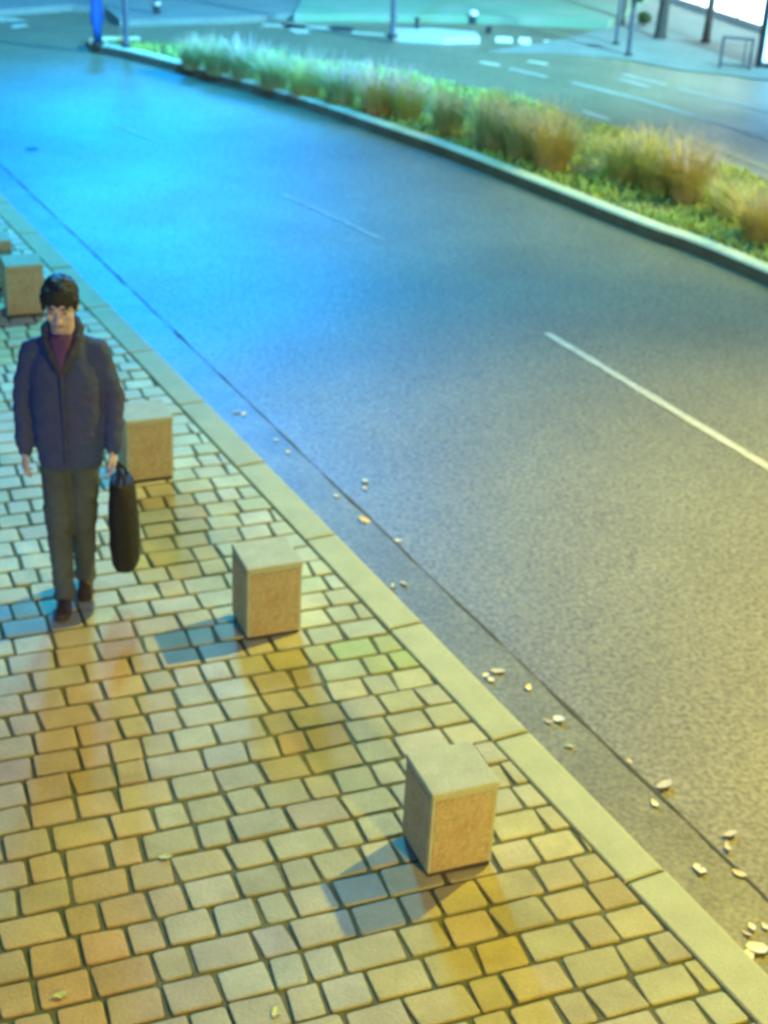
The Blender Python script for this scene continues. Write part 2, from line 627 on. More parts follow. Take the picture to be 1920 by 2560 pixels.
patch('crossing_marks', [blk(1260, 99, 21, 8), blk(1312, 102, 15, 9), blk(1379, 109, 19, 8), blk(1434, 119, 15, 9), blk(1520, 125, 30, 6)], RZ + .004, PAINT_B)
patch('junction_marks', [[(-30, 40), (40, 45), (70, 52), (-30, 56)], [(30, 62), (60, 60), (75, 66), (30, 72)], [(660, 58), (830, 66), (830, 76), (650, 66)],
                         [(700, 60), (760, 58), (775, 84), (740, 84)], [(880, 78), (960, 84), (960, 90), (880, 84)], [(1200, 152), (1250, 160), (1248, 166), (1200, 158)],
                         [(1320, 150), (1370, 158), (1368, 163), (1320, 155)]], RZ + .0045, PAINT)


def px_poly(pts, z): return [G(x, y, z)[:2] for x, y in pts]


# far pavement (left of the junction), verge, and the pavement by the shop
fp = px_poly([(-700, 95), (0, 24), (180, 12), (262, 16), (300, 50), (590, 42), (740, 33)], 0)
sheet('far_pavement', fp + [(-2.0, 60), (-60, 60), (-60, 24)], 0.0, FARPAVE, thick=.12)
vg = px_poly([(735, 34), (900, 34), (1170, 38), (1350, 46), (1520, 54)], .03)
sheet('verge', vg + [(4.6, 30), (5.0, 45), (-1.9, 45)], .03, VERGE, thick=.15)
SPZ = -.085
sp = px_poly([(1225, 128), (1400, 133), (1500, 141), (1575, 149), (1700, 174), (1800, 184), (1920, 200), (2300, 270)], SPZ)
sheet('shop_pavement', sp + [(40, 21), (40, 60), (3.9, 60), G(1530, 62, SPZ)[:2], G(1420, 95, SPZ)[:2]], SPZ, FARPAVE, thick=.03)
# small kerbed refuge between the crossing marks and the verge
rf = px_poly([(985, 70), (1080, 70), (1190, 80), (1200, 92), (1110, 94), (985, 86)], 0)
sheet('traffic_island', rf, 0.0, PALEM, thick=.12)


# ------------------------------------------------------------------ bollards
def make_bollard():
    t = empty('stone_bollard', (0, 0, 0), TH)
    w = .1383
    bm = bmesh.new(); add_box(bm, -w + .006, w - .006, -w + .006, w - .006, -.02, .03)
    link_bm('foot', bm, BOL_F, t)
    bm = bmesh.new(); add_box(bm, -w, w, -w, w, .022, .378, .006)
    link_bm('shaft', bm, BOL_S, t)
    bm = bmesh.new(); add_box(bm, -w - .003, w + .003, -w - .003, w + .003, .3785, .4105, .007)
    link_bm('cap', bm, BOL_S, t)
    for k in range(4):
        bm = bmesh.new()
        add_box(bm, -w + .014, w - .014, -.0030, .0030, .026, .374, .003, seg=1)
        o = link_bm('face_panel', bm, BOL_P, t)
        q = Matrix.Rotation(k * PI / 2, 4, 'Z')
        o.matrix_local = q @ Matrix.Translation((0, -w - .0005, 0))
    return t


def dup(root):
    r = root.copy(); C.objects.link(r)
    for ch in list(root.children):
        c = ch.copy(); C.objects.link(c); c.parent = r
        for g in ch.children:
            d = g.copy(); C.objects.link(d); d.parent = c
    return r


b0 = make_bollard()
spots = [(.318, 4.677), (-.565, 6.335), (-1.449, 7.994)]
g4 = G(52, 792, 0); spots.append((g4.x, g4.y + .13))
g5 = G(-24, 728, 0); spots.append((g5.x, g5.y + .13))
labs = ['square stone bollard nearest the camera, beside a dark shadow on the setts',
        'square stone bollard second from the camera, standing alone between bag and near bollard',
        'square stone bollard directly beside the dark bag in the walking person\'s hand',
        'square stone bollard standing just left of the walking person\'s head',
        'farthest stone bollard, cut off by the left edge of the photo above the person']
for i, (x, y) in enumerate(spots):
    o = b0 if i == 0 else dup(b0)
    o.location = (x, y, 0)
    o.rotation_euler = (0, 0, TH + R.gauss(0, .012) * (i > 0))
    tag(o, labs[i], 'bollard', 'stone bollards along the kerb')


# ------------------------------------------------------------------ fallen leaves
def leaf_mesh(seed):
    rg = random.Random(seed)
    L = rg.uniform(.022, .036); W = L * rg.uniform(.42, .75)
    out = [(-1, 0), (-.55, .75), (-.1, .95), (.4, .7), (.75, .35), (1, 0), (.75, -.35), (.35, -.75), (-.15, -.9), (-.6, -.7)]
    vs = []
    cu = rg.uniform(.001, .005)
    for a, b in out:
        k = 1 + rg.gauss(0, .12)
        vs.append((a * L * k, b * W * k, .002 + cu * (abs(b) ** 1.5) + .004 * (a * a) + rg.random() * .002))
    vs += [(-.5 * L, 0, .003), (0, 0, .0015), (.5 * L, 0, .003)]
    fs = [(0, 10, 1), (1, 10, 11, 2), (2, 11, 12, 3), (3, 12, 4), (4, 12, 5), (5, 12, 6), (6, 12, 7), (7, 12, 11, 8), (8, 11, 10, 9), (9, 10, 0)]
    n = len(vs)
    vs += [(x, y, z - .0005) for x, y, z in vs]
    fs += [tuple(n + i for i in f[::-1]) for f in fs]
    for i in range(10):
        fs.append((i, (i + 1) % 10, n + (i + 1) % 10, n + i))
    me = bpy.data.meshes.new('fallen_leaf')
    me.from_pydata(vs, [], fs)
    return me


LM = []
for s in range(6):
    me = leaf_mesh(s); me.materials.append([LEAF, LEAF, LEAF3, LEAF, LEAF3, LEAF2][s]); LM.append(me)
leaves = [(913, 1203), (912, 1221), (912, 1301), (995, 1352), (982, 1465), (1228, 1700), (1213, 1690), (1245, 1678), (1320, 1720), (1371, 1804),
          (1398, 1799), (1422, 1866), (1660, 1963), (1637, 2010), (1818, 2117), (1755, 2178), (1742, 2170), (1848, 2184), (1880, 2318), (1866, 2335),
          (1895, 2372), (1912, 2316), (1825, 2085), (690, 1100), (1010, 1460), (610, 1035), (720, 1130), (590, 1030), (840, 1240), (1575, 1905), (1870, 2390)]
ONES = ['', 'first', 'second', 'third', 'fourth', 'fifth', 'sixth', 'seventh', 'eighth', 'ninth', 'tenth', 'eleventh', 'twelfth', 'thirteenth', 'fourteenth', 'fifteenth', 'sixteenth', 'seventeenth', 'eighteenth', 'nineteenth', 'twentieth']
ORD = [ONES[n] if n <= 20 else ('thirtieth' if n == 30 else ('twenty-' if n < 30 else 'thirty-') + ONES[n % 10]) for n in range(1, 40)]
for i, (x, y) in enumerate(leaves):
    p = G(x, y, RZ + .009)
    me = LM[5] if (x, y) == (1422, 1866) else LM[i % 5]
    o = bpy.data.objects.new('fallen_leaf', me); C.objects.link(o)
    s = R.uniform(.75, 1.25) * (1.25 if i in (9, 18, 20) else 1)
    o.location = (p.x, p.y, RZ + .009); o.rotation_euler = (R.gauss(0, .12), R.gauss(0, .12), R.uniform(0, 6.28)); o.scale = (s, s, s)
    nth = sorted(range(len(leaves)), key=lambda q: leaves[q][1]).index(i)
    if me is LM[5]:
        tag(o, 'greenish fallen leaf, the only green one, in the gutter right of the near bollard', 'leaf', 'fallen leaves in the gutter')
    else:
        tag(o, f'small pale dry fallen leaf in the gutter, {ORD[nth]} counted from the top of the photo', 'leaf', 'fallen leaves in the gutter')
for (x, y, lb) in [(153, 2490, 'small yellow fallen leaf on an ochre sett at the bottom left of the pavement'),
                   (690, 2532, 'yellow green fallen leaf on the pavement at the bottom edge of the photo'),
                   (413, 2145, 'pale fallen leaf on the setts midway between bottom left corner and near bollard')]:
    p = G(x, y, 0)
    o = bpy.data.objects.new('fallen_leaf', LM[5]); C.objects.link(o)
    o.location = (p.x, p.y, .004); o.rotation_euler = (0, 0, R.uniform(0, 6)); o.scale = (.9, .9, .9)
    tag(o, lb, 'leaf', 'fallen leaves on the pavement')


# ------------------------------------------------------------------ island planting
def blade(vs, fs, base, az, lean, h, w, seg=4, droop=.5):
    d = Vector((math.cos(az), math.sin(az), 0)); s = Vector((-d.y, d.x, 0))
    o = len(vs)
    for i in range(seg + 1):
        t = i / seg
        p = base + d * (lean * h * (t ** 1.7)) + Vector((0, 0, h * (t - droop * lean * t * t * .6)))
        ww = w * (1 - t) ** .7 * .5 + .0006
        vs += [p + s * ww, p - s * ww]
    for i in range(seg):
        fs.append((o + 2 * i, o + 2 * i + 1, o + 2 * i + 3, o + 2 * i + 2))


def gmat(name, c1, c2, tr=True):
    m = mat(name, c1, .75, .3, 9, col2=c2)
    return m


GR_GREEN = gmat('grass_green', (.30, .42, .14), (.46, .54, .28))
GR_YEL = gmat('grass_yellow', (.62, .62, .18), (.46, .54, .18))
GR_ORA = gmat('grass_straw', (.72, .58, .18), (.56, .46, .16))
PLUME_P = gmat('plume_pink', (.85, .66, .70), (.75, .64, .62))
PLUME_C = gmat('plume_cream', (.75, .68, .46), (.66, .60, .42))


def grass_meshes(seed, h, rad, nb=520, npl=46):
    rg = random.Random(seed)
    vs, fs = [], []
    for i in range(nb):
        a = rg.uniform(0, 2 * PI); r = rad * .45 * math.sqrt(rg.random())
        b = Vector((math.cos(a) * r, math.sin(a) * r, 0))
        blade(vs, fs, b, a + rg.gauss(0, .6), abs(rg.gauss(.45, .30)), h * rg.uniform(.45, .95), .011, 4)
    g = bpy.data.meshes.new('blades'); g.from_pydata([tuple(v) for v in vs], [], fs)
    vs, fs = [], []
    for i in range(npl):
        a = rg.uniform(0, 2 * PI); r = rad * .4 * math.sqrt(rg.random())
        b = Vector((math.cos(a) * r, math.sin(a) * r, 0)); az = a + rg.gauss(0, .5); ln = abs(rg.gauss(.38, .22)); hh = h * rg.uniform(.85, 1.12)
        d = Vector((math.cos(az), math.sin(az), 0)); sd = Vector((-d.y, d.x, 0))
        blade(vs, fs, b, az, ln, hh, .006, 5)
        # feathery head: many fine hairs along the last third
        for k in range(16):
            t = .62 + .38 * k / 16
            p = b + d * (ln * hh * t ** 1.7) + Vector((0, 0, hh * (t - .3 * ln * t * t)))
            aa = rg.uniform(0, 2 * PI)
            hl = .035 * (1.15 - t)* 2.2
            q = p + Vector((math.cos(aa) * hl, math.sin(aa) * hl, hl * .9))
            o = len(vs); w = sd * .0035
            vs += [p + w, p - w, q]; fs.append((o, o + 1, o + 2))
    pl = bpy.data.meshes.new('plumes'); pl.from_pydata([tuple(v) for v in vs], [], fs)
    return g, pl


VAR = [grass_meshes(s, .74, .40, 640, 80) for s in range(4)]
tuss = [  # px, py of the foot, height m, spread, blade material, plume material, label
    (480, 172, .50, 1.0, 'g', 'c', 'feathery grass clump nearest the island tip and its thin pole'),
    (545, 186, .60, 1.1, 'g', 'c', 'grey green grass clump second from the island tip'),
    (612, 200, .62, 1.0, 'g', 'p', 'soft grass clump third from the island tip'),
    (685, 222, .62, 1.1, 'g', 'c', 'grass clump fourth from the island tip, pale and dull green'),
    (765, 242, .62, 1.1, 'y', 'c', 'yellow green grass clump fifth from the island tip'),
    (850, 262, .66, 1.1, 'g', 'p', 'dark based grass clump just left of the pinkish clump'),
    (945, 285, .70, 1.1, 'o', 'p', 'pinkish feathery grass clump in the middle of the far half of the island'),
    (1020, 300, .66, 1.0, 'y', 'p', 'pink plumed grass clump right of the pinkish feathery one'),
    (1120, 330, .62, 1.0, 'g', 'c', 'small dark green grass clump between pinkish and tall green clumps'),
    (1232, 372, .74, 1.0, 'g', 'c', 'tall green grass clump left of the golden clump at mid island'),
    (1300, 395, .72, .9, 'g', 'c', 'green grass clump with golden neighbour touching its right side'),
    (1375, 420, .80, 1.0, 'o', 'c', 'golden yellow grass clump at mid island before the bare gap'),
    (1560, 452, .62, 1.1, 'y', 'c', 'yellow green grass clump right after the gap in the planting'),
    (1640, 470, .72, 1.2, 'y', 'c', 'broad olive grass clump left of the orange straw clump'),
    (1718, 500, .74, 1.0, 'o', 'p', 'orange straw coloured grass clump with pinkish plumes'),
    (1805, 545, .50, .9, 'y', 'c', 'low thin grass clump between orange clump and right edge of photo'),
    (1900, 600, .60, 1.2, 'o', 'c', 'orange grass clump cut by the right edge of the photo')]
MM = {'g': GR_GREEN, 'y': GR_YEL, 'o': GR_ORA, 'p': PLUME_P, 'c': PLUME_C}
cache = {}
for i, (px, py, h, sp_, a, b, lb) in enumerate(tuss):
    p = G(px, py, 0)
    t = empty('ornamental_grass', (p.x, p.y, 0), R.uniform(0, 6.28))
    sc = h / .74 * .94
    t.scale = (sc * sp_, sc * sp_, sc)
    tag(t, lb, 'grass clump', 'ornamental grass clumps on the road island')
    for which, key, nm in ((0, a, 'blades'), (1, b, 'plumes')):
        kk = (i % 4, which, key)
        if kk not in cache:
            me = VAR[i % 4][which].copy(); me.materials.append(MM[key]); cache[kk] = me
        o = bpy.data.objects.new(nm, cache[kk]); C.objects.link(o); o.parent = t


def build_cover():
    rg = random.Random(8)
    vs, fs = [], []
    FKd = [K(u, v) for u, v in FKs]; BKd = [K(u, v) for u, v in BKs]
    n = 0
    while n < 26000:
        v = rg.uniform(3, 21.2)
        def at(line, v):
            for a, b in zip(line, line[1:]):
                if (a[1] - v) * (b[1] - v) <= 0 and a[1] != b[1]:
                    return a[0] + (b[0] - a[0]) * (v - a[1]) / (b[1] - a[1])
            return None
        u0 = at(FKs, v); u1 = at(BKs[8:], v)
        if u0 is None or u1 is None: continue
        u = rg.uniform(u0 + .17, u1 - .17)
        p = K(u, v)
        nn = mnoise.noise(Vector((p.x * 1.6, p.y * 1.6, 0)))
        if nn < -.15 and rg.random() < .8: n += 1; continue
        az = rg.uniform(0, 2 * PI)
        h = rg.uniform(.03, .12) * (1 + .5 * nn)
        blade(vs, fs, Vector((p.x, p.y, 0)), az, rg.uniform(.2, 1.1), h, rg.uniform(.012, .03), 2)
        n += 1
    m = mat('ground_cover', (.42, .62, .10), .8, .4, 3.0, col2=(.60, .68, .20), coords='World')
    o = link_data('ground_cover', vs, fs, m)
    tag(o, 'low bright green ground cover plants spread over the road island', 'ground cover', kind='stuff')


build_cover()


# ------------------------------------------------------------------ far street furniture
def at_px(name, px, py, z=RZ, rz=0):
    p = G(px, py, z)
    return empty(name, p, rz)


t = at_px('traffic_post', 245, 110, .03, .1)
bm = bmesh.new(); add_cyl(bm, (0, 0, 0), (0, 0, .03), .09, .085, 20); link_bm('base', bm, DARKM, t)
bm = bmesh.new(); add_loft(bm, [(0, 0, .03, .065, .05), (0, 0, .24, .065, .05), (0, 0, .29, .092, .06), (0, 0, .42, .092, .06), (0, 0, .50, .083, .055), (0, 0, .62, .085, .06), (0, 0, .74, .10, .06), (0, 0, 1.0, .10, .06), (0, 0, 1.05, .07, .04)], 20)
link_bm('sleeve', bm, BLUEP, t, True)
tag(t, 'thick blue traffic post with narrower foot on the tip of the island', 'post')


def pole(name, px, py, z, r, h, m, label, cat='pole', base_r=None):
    t = at_px(name, px, py, z)
    bm = bmesh.new(); add_cyl(bm, (0, 0, .02), (0, 0, h), r, r * .92, 16); link_bm('shaft', bm, m, t, False)
    bm = bmesh.new(); add_cyl(bm, (0, 0, 0), (0, 0, .02), base_r or r * 1.9, base_r or r * 1.9, 16); add_cyl(bm, (0, 0, .0205), (0, 0, .035), r * 1.3, r * 1.25, 12)
    link_bm('base_plate', bm, DARKM, t)
    bm = bmesh.new(); add_ell(bm, (0, 0, h + .001), (r * .95, r * .95, .02), None, 14, 6); link_bm('top_cap', bm, m, t)
    tag(t, label, cat)
    return t


pole('sign_pole', 316, 118, .03, .042, 3.0, GREYM, 'thin dark blue pole right of the thick blue post on the island tip')
pole('street_pole', 981, 92, .0, .045, 4.0, GREYM, 'thin tall pole at the top centre at the end of the white refuge')
t = at_px('banded_post', 393, 34, 0)
bm = bmesh.new(); add_cyl(bm, (0, 0, 0), (0, 0, .13), .062, .06, 16); link_bm('foot', bm, DARKM, t)
bm = bmesh.new(); add_cyl(bm, (0, 0, .1305), (0, 0, .20), .057, .057, 16); link_bm('pale_band', bm, PALEM, t)
bm = bmesh.new(); add_cyl(bm, (0, 0, .2005), (0, 0, .95), .06, .058, 16); add_ell(bm, (0, 0, .95), (.058, .058, .03), None, 16, 6); link_bm('shaft', bm, DARKM, t)
tag(t, 'short dark post with a pale band on the far pavement at the top edge', 'post')


def stump(px, py, h, r, cap_m, body_m, label, z=0.0):
    t = at_px('short_bollard', px, py, z)
    bm = bmesh.new(); add_cyl(bm, (0, 0, 0), (0, 0, h * .6), r, r * .9, 14); link_bm('shaft', bm, body_m, t)
    bm = bmesh.new(); add_cyl(bm, (0, 0, h * .6 + .0005), (0, 0, h * .8), r * 1.15, r * 1.2, 14); add_ell(bm, (0, 0, h * .8), (r * 1.2, r * 1.2, h * .2), None, 14, 8); link_bm('cap', bm, cap_m, t)
    tag(t, label, 'bollard', 'low bollards around the far traffic refuge')


stump(1042, 72, .19, .035, DARKM, DARKM, 'small dark bollard on the white refuge right of the tall pole')
stump(1181, 58, .22, .07, WHITEP, DARKM, 'small bollard with a white rounded cap above the white refuge', RZ)
stump(1222, 84, .12, .05, DARKM, DARKM, 'tiny dark stump between the refuge and the white crossing marks', RZ)

# signal pole with box
t = pole('signal_pole', 1571, 138, SPZ, .04, 3.0, GREYM, 'blue grey pole with a dark box near the top edge, left of two tree trunks')
bm = bmesh.new(); add_box(bm, -.05, .12, -.10, .08, .80, .96, .02); link_bm('control_box', bm, DARKM, t)
pole('slim_post', 1540, 110, SPZ, .032, 1.3, GREYM, 'slim blue grey post just left of the pole with the dark box', 'post')
pole('dark_slim_post', 1556, 60, SPZ, .028, 1.0, DARKM, 'slim dark post between the slim blue grey post and the signal pole', 'post')

# low shrub
t = at_px('low_shrub', 1608, 64, SPZ)
vs, fs = [], []
rg = random.Random(4)
for i in range(500):
    d = Vector((rg.gauss(0, 1), rg.gauss(0, 1), rg.gauss(0, 1))).normalized() * rg.uniform(.5, 1)
    p = Vector((d.x * .13, d.y * .13, .13 + d.z * .11))
    a = Vector((rg.gauss(0, 1), rg.gauss(0, 1), rg.gauss(0, 1))).normalized() * .022
    b = a.cross(d).normalized() * .016
    o = len(vs); vs += [p - a, p + b, p + a, p - b]; fs.append((o, o + 1, o + 2, o + 3))
link_data('foliage', vs, fs, FOLI, t)
bm = bmesh.new(); add_cyl(bm, (0, 0, 0), (0, 0, .12), .012, .008, 8); link_bm('stem', bm, BARK, t)
tag(t, 'small dark round shrub right of the signal pole', 'shrub')


def tree(px, py, r, label, seed):
    t = at_px('street_tree', px, py, SPZ)
    rg = random.Random(seed)
    bm = bmesh.new()
    pts = [Vector((0, 0, -.02)), Vector((.0, 0, .08)), Vector((.01, 0, .5)), Vector((.0, .02, 1.4)), Vector((.03, .0, 2.4)), Vector((.02, .03, 3.4))]
    rr = [r * 1.45, r * 1.15, r, r * .92, r * .85, r * .6]
    rings = []
    for p, q in zip(pts, rr):
        rings.append([bm.verts.new(p + Vector((math.cos(a), math.sin(a), 0)) * q * (1 + rg.gauss(0, .05))) for a in [2 * PI * i / 14 for i in range(14)]])
    for a, b in zip(rings, rings[1:]):
        for i in range(14): bm.faces.new((a[i], a[(i + 1) % 14], b[(i + 1) % 14], b[i]))
    bm.faces.new(rings[-1])
    tips = []
    for k in range(7):
        az = k * .9 + rg.random(); z0 = 2.3 + k * .15
        tip = Vector((math.cos(az) * rg.uniform(.8, 1.5), math.sin(az) * rg.uniform(.8, 1.5), z0 + rg.uniform(.8, 1.6)))
        add_cyl(bm, (0.02, .02, z0), tip, r * .4, r * .1, 8); tips.append(tip)
    link_bm('trunk', bm, BARK, t, True)
    vs, fs = [], []
    for i in range(4200):
        tp = rg.choice(tips)
        p = tp + Vector((rg.gauss(0, .42), rg.gauss(0, .42), rg.gauss(0, .32)))
        a = Vector((rg.gauss(0, 1), rg.gauss(0, 1), rg.gauss(0, .6))).normalized() * .06
        b = a.cross(Vector((rg.gauss(0, 1), rg.gauss(0, 1), rg.gauss(0, 1)))).normalized() * .035
        o = len(vs); vs += [p - a, p + b, p + a, p - b]; fs.append((o, o + 1, o + 2, o + 3))
    link_data('crown', vs, fs, FOLI, t)
    tag(t, label, 'tree', 'street trees by the lit shop front')


tree(1650, 95, .088, 'street tree with teal grey trunk left of the other trunk, at the lit shop', 1)
tree(1764, 106, .062, 'street tree with thinner dark trunk before the brightest shop window', 2)

# lit shop front
pL, pR = G(1560, -30, SPZ), G(1925, 92, SPZ)
dirw = (pR - pL).normalized()
ang = math.atan2(dirw.y, dirw.x)
Lw = (pR - pL).length + 6
t = empty('shop_building', (pL.x, pL.y, SPZ), ang)
bm = bmesh.new(); add_box(bm, -.2, Lw, .12, 6, 0, 4.2, .0); link_bm('wall', bm, WALL, t)
bm = bmesh.new(); add_box(bm, -.4, Lw + .2, -.25, 6.3, 4.203, 4.45, .0); link_bm('roof', bm, FRAME, t)
bm = bmesh.new(); add_box(bm, -.2, Lw, .04, .117, 0, .09, .0); link_bm('plinth', bm, WALL, t)
x = 0.1
while x < Lw - 1.5:
    bm = bmesh.new(); add_box(bm, x, x + 1.42, .06, .115, .10, 2.6, .0)
    w_ = link_bm('window', bm, FRAME, t)
    bm = bmesh.new(); add_box(bm, x + .03, x + 1.39, .045, .0585, .13, 2.57, .0)
    link_bm('lit_pane', bm, LIT, w_)
    x += 1.45
tag(t, 'white shop building with bright lit windows at the top right corner', 'building')

# advertising light box
p = G(1893, 166, SPZ)
t = empty('advertising_panel', p, -.10)
bm = bmesh.new(); add_box(bm, -.03, .05, -.06, .06, 0, 2.3, .008); link_bm('post', bm, DARKM, t)
bm = bmesh.new(); add_box(bm, .054, 1.25, -.07, .07, .05, 2.3, .015); link_bm('casing', bm, PALEM, t)
bm = bmesh.new(); add_box(bm, .06, 1.2, -.079, -.0715, .09, 2.2, .0); link_bm('light_face', bm, LITP, t)
bm = bmesh.new(); add_box(bm, .08, 1.2, -.05, .05, 0, .049, .0); link_bm('plinth', bm, DARKM, t)
tag(t, 'glowing blue white light box panel cut by the right edge of the photo', 'panel')

# low rail
p = G(1799, 168, SPZ); q = G(1872, 174, SPZ)
an = math.atan2(q.y - p.y, q.x - p.x); ln = (q - p).length
t = empty('low_rail', p, an)
for nm, a, b, r in (('post', (0, 0, 0), (0, 0, .44), .022), ('post', (ln, 0, 0), (ln, 0, .44), .022), ('top_rail', (-.02, 0, .445), (ln + .02, 0, .445), .022), ('bottom_rail', (.02, 0, .05), (ln - .02, 0, .05), .016)):
    bm = bmesh.new(); add_cyl(bm, a, b, r, r, 10); link_bm(nm, bm, GREYM, t)
bm = bmesh.new(); add_cyl(bm, (ln * .78, 0, .06), (ln * .78, 0, .43), .012, .012, 8); link_bm('bar', bm, GREYM, t)
tag(t, 'low square metal rail standing left of the glowing panel', 'rail')


# covers set in the road
def cover(px, py, r, label):
    p = G(px, py, RZ)
    t = empty('manhole_cover', (p.x, p.y, RZ))
    bm = bmesh.new(); add_cyl(bm, (0, 0, -.01), (0, 0, .006), r, r, 24); link_bm('lid', bm, DARKM, t)
    bm = bmesh.new()
    for i in range(24):
        a, b = 2 * PI * i / 24, 2 * PI * (i + 1) / 24
        ri, ro = r + .001, r * 1.12
        v = [bm.verts.new((math.cos(x) * q, math.sin(x) * q, .004)) for x, q in ((a, ri), (a, ro), (b, ro), (b, ri))]
        bm.faces.new(v)
    bmesh.ops.remove_doubles(bm, verts=bm.verts, dist=1e-5)
    link_bm('rim', bm, GREYM, t)
    tag(t, label, 'manhole cover', 'covers set in the road')


cover(851, 72, .22, 'dark manhole cover in the junction behind the grass clumps')
cover(80, 373, .075, 'small dark round cover in the road near the left edge')


# ------------------------------------------------------------------ the walking person
SKIN = mat('skin', (1, 1, 1), .6, .06, 20, attr='Col', spec=.3)
JACKET = mat('navy_jacket', (.035, .08, .21), .8, .3, 5, col2=(.055, .065, .18), bump=.3, bscale=40)
COLLAR = mat('dark_collar', (.045, .055, .09), .85, .2, 12)
SHIRT = mat('maroon_shirt', (.11, .055, .16), .85, .2, 12)
TROUS = mat('dark_trousers', (.08, .11, .12), .85, .35, 5, bump=.3, bscale=40)
SHOE = mat('brown_shoe', (.07, .05, .035), .6, .25, 12)
SOLE = mat('shoe_sole', (.10, .09, .08), .8, .2, 12)
HAIR = mat('black_hair', (.012, .02, .024), .55, .3, 60, bump=.5, bscale=150)
BAGM = mat('black_bag_fabric', (.014, .015, .014), .8, .3, 10, bump=.3, bscale=90)
ZIP = mat('zip_grey', (.10, .10, .10), .4, .1, 10, metal=.5)

PX, PY = -1.55, 6.51
person = empty('person', (PX, PY, 0), .10)
HC = Vector((.0, -.045, 1.585))                       # head centre
HR = Matrix.Rotation(math.radians(14), 3, 'X')        # looking a little down


def hp(x, y, z):                                      # head-local point (front is -y)
    return HC + HR @ Vector((x, y, z))


def hand(bm, side, wrist, tilt, curl):
    """palm and five separate fingers; fingers point down, thumb to the front"""
    w = Vector(wrist)
    q = Matrix.Rotation(tilt, 3, 'Y')
    P = lambda x, y, z: w + q @ Vector((x * side, y, z))
    # palm: wide in y (front-back), thin in x, facing the thigh
    for y in (-.028, -.010, .010, .027):
        add_caps(bm, P(0, y * .6, -.005), P(.002, y, -.078), .0150, .0125, 10)
    for y, ln, r in ((-.031, .070, .0080), (-.0105, .078, .0084), (.0105, .072, .0080), (.0305, .056, .0070)):
        a = P(.002, y, -.078); c = curl
        b = P(-.006 * c, y * 1.02, -.078 - ln * .42)
        d = P(-.022 * c, y * 1.03, -.078 - ln * (.74 - .10 * c))
        e = P(-.040 * c, y * 1.02, -.078 - ln * (.98 - .34 * c))
        add_caps(bm, a, b, r * 1.08, r, 10); add_caps(bm, b, d, r, r * .93, 10); add_caps(bm, d, e, r * .93, r * .8, 10)
    a = P(-.004, -.026, -.022); b = P(-.012, -.052, -.052); c_ = P(-.018, -.058, -.082); 
    add_caps(bm, a, b, .0125, .0105, 10); add_caps(bm, b, c_, .0105, .0085, 10)


ARM_R = [(-.150, .005, 1.345), (-.212, .03, 1.10), (-.208, -.035, .855)]
ARM_L = [(.155, .005, 1.345), (.222, .02, 1.11), (.216, -.05, .875)]
LEG_R = [(-.078, .0, .86), (-.064, -.08, .47), (-.052, -.10, .085)]
LEG_L = [(.078, .0, .86), (.052, -.03, .47), (.034, .09, .10)]

bm = bmesh.new()
# trunk, neck
add_loft(bm, [(0, 0, .80, .11, .075), (0, 0, .90, .120, .085), (0, 0, 1.02, .130, .085), (0, .0, 1.18, .145, .095), (0, 0, 1.28, .128, .085), (0, .0, 1.35, .10, .07), (0, -.003, 1.40, .06, .055)], 28)
add_caps(bm, (0, .005, 1.38), hp(0, .02, -.06), .060, .055, 16)
for arm in (ARM_R, ARM_L):
    add_caps(bm, arm[0], arm[1], .045, .037, 14); add_caps(bm, arm[1], arm[2], .036, .025, 14)
for leg in (LEG_R, LEG_L):
    add_caps(bm, leg[0], leg[1], .060, .045, 16); add_caps(bm, leg[1], leg[2], .050, .034, 16)
    ft = Vector(leg[2]); fq = Matrix.Rotation(-.04 if leg is LEG_R else .35, 3, 'X')
    add_caps(bm, ft + fq @ Vector((0, .02, -.042)), ft + fq @ Vector((0, -.11, -.052)), .028, .020, 12)
# head
add_ell(bm, hp(0, .012, .028), (.074, .094, .092), HR, 28, 18)
add_ell(bm, hp(0, -.012, -.035), (.062, .074, .082), HR, 28, 18)
add_ell(bm, hp(0, -.045, -.088), (.032, .030, .026), HR, 16, 10)        # chin
add_ell(bm, hp(0, -.082, .028), (.050, .014, .012), HR, 16, 8)          # brow
add_caps(bm, hp(0, -.088, .012), hp(0, -.104, -.024), .0075, .012, 12)   # nose
for s in (-1, 1):
    add_ell(bm, hp(s * .013, -.094, -.028), (.009, .010, .008), HR, 10, 8)
    add_ell(bm, hp(s * .043, -.060, -.020), (.022, .022, .020), HR, 14, 10)   # cheek
    add_ell(bm, hp(s * .031, -.078, .010), (.013, .010, .009), HR, 12, 8)   # eye lids
    add_ell(bm, hp(s * .076, .014, -.004), (.010, .020, .032), HR, 14, 10)   # ear
add_ell(bm, hp(0, -.083, -.052), (.024, .012, .0075), HR, 14, 8)          # lips
add_ell(bm, hp(0, -.082, -.062), (.020, .012, .007), HR, 14, 8)
hand(bm, -1, (-.207, -.038, .845), .06, .75)
hand(bm, 1, (.214, -.055, .865), -.02, 1.0)
body = fuse('body', bm, SKIN, .0048, person, 2)
me = body.data
at = me.color_attributes.new('Col', 'FLOAT_COLOR', 'POINT')
HRi = HR.inverted()
buf = []
for v in me.vertices:
    c = Vector((.58, .50, .52))
    l = HRi @ (v.co - HC)
    if l.z > -.16 and abs(l.x) < .1:
        for s in (-1, 1):
            d = Vector(((l.x - s * .031) / .014, (l.z - .011) / .0065))
            if d.length < 1 and l.y < -.06: c = Vector((.20, .16, .16))
            d = Vector(((l.x - s * .032) / .020, (l.z - .034) / .0055))
            if d.length < 1 and l.y < -.06: c = Vector((.16, .13, .13))
        d = Vector((l.x / .024, (l.z + .057) / .010))
        if d.length < 1 and l.y < -.07: c = Vector((.36, .21, .20))
    buf += [c.x, c.y, c.z, 1]
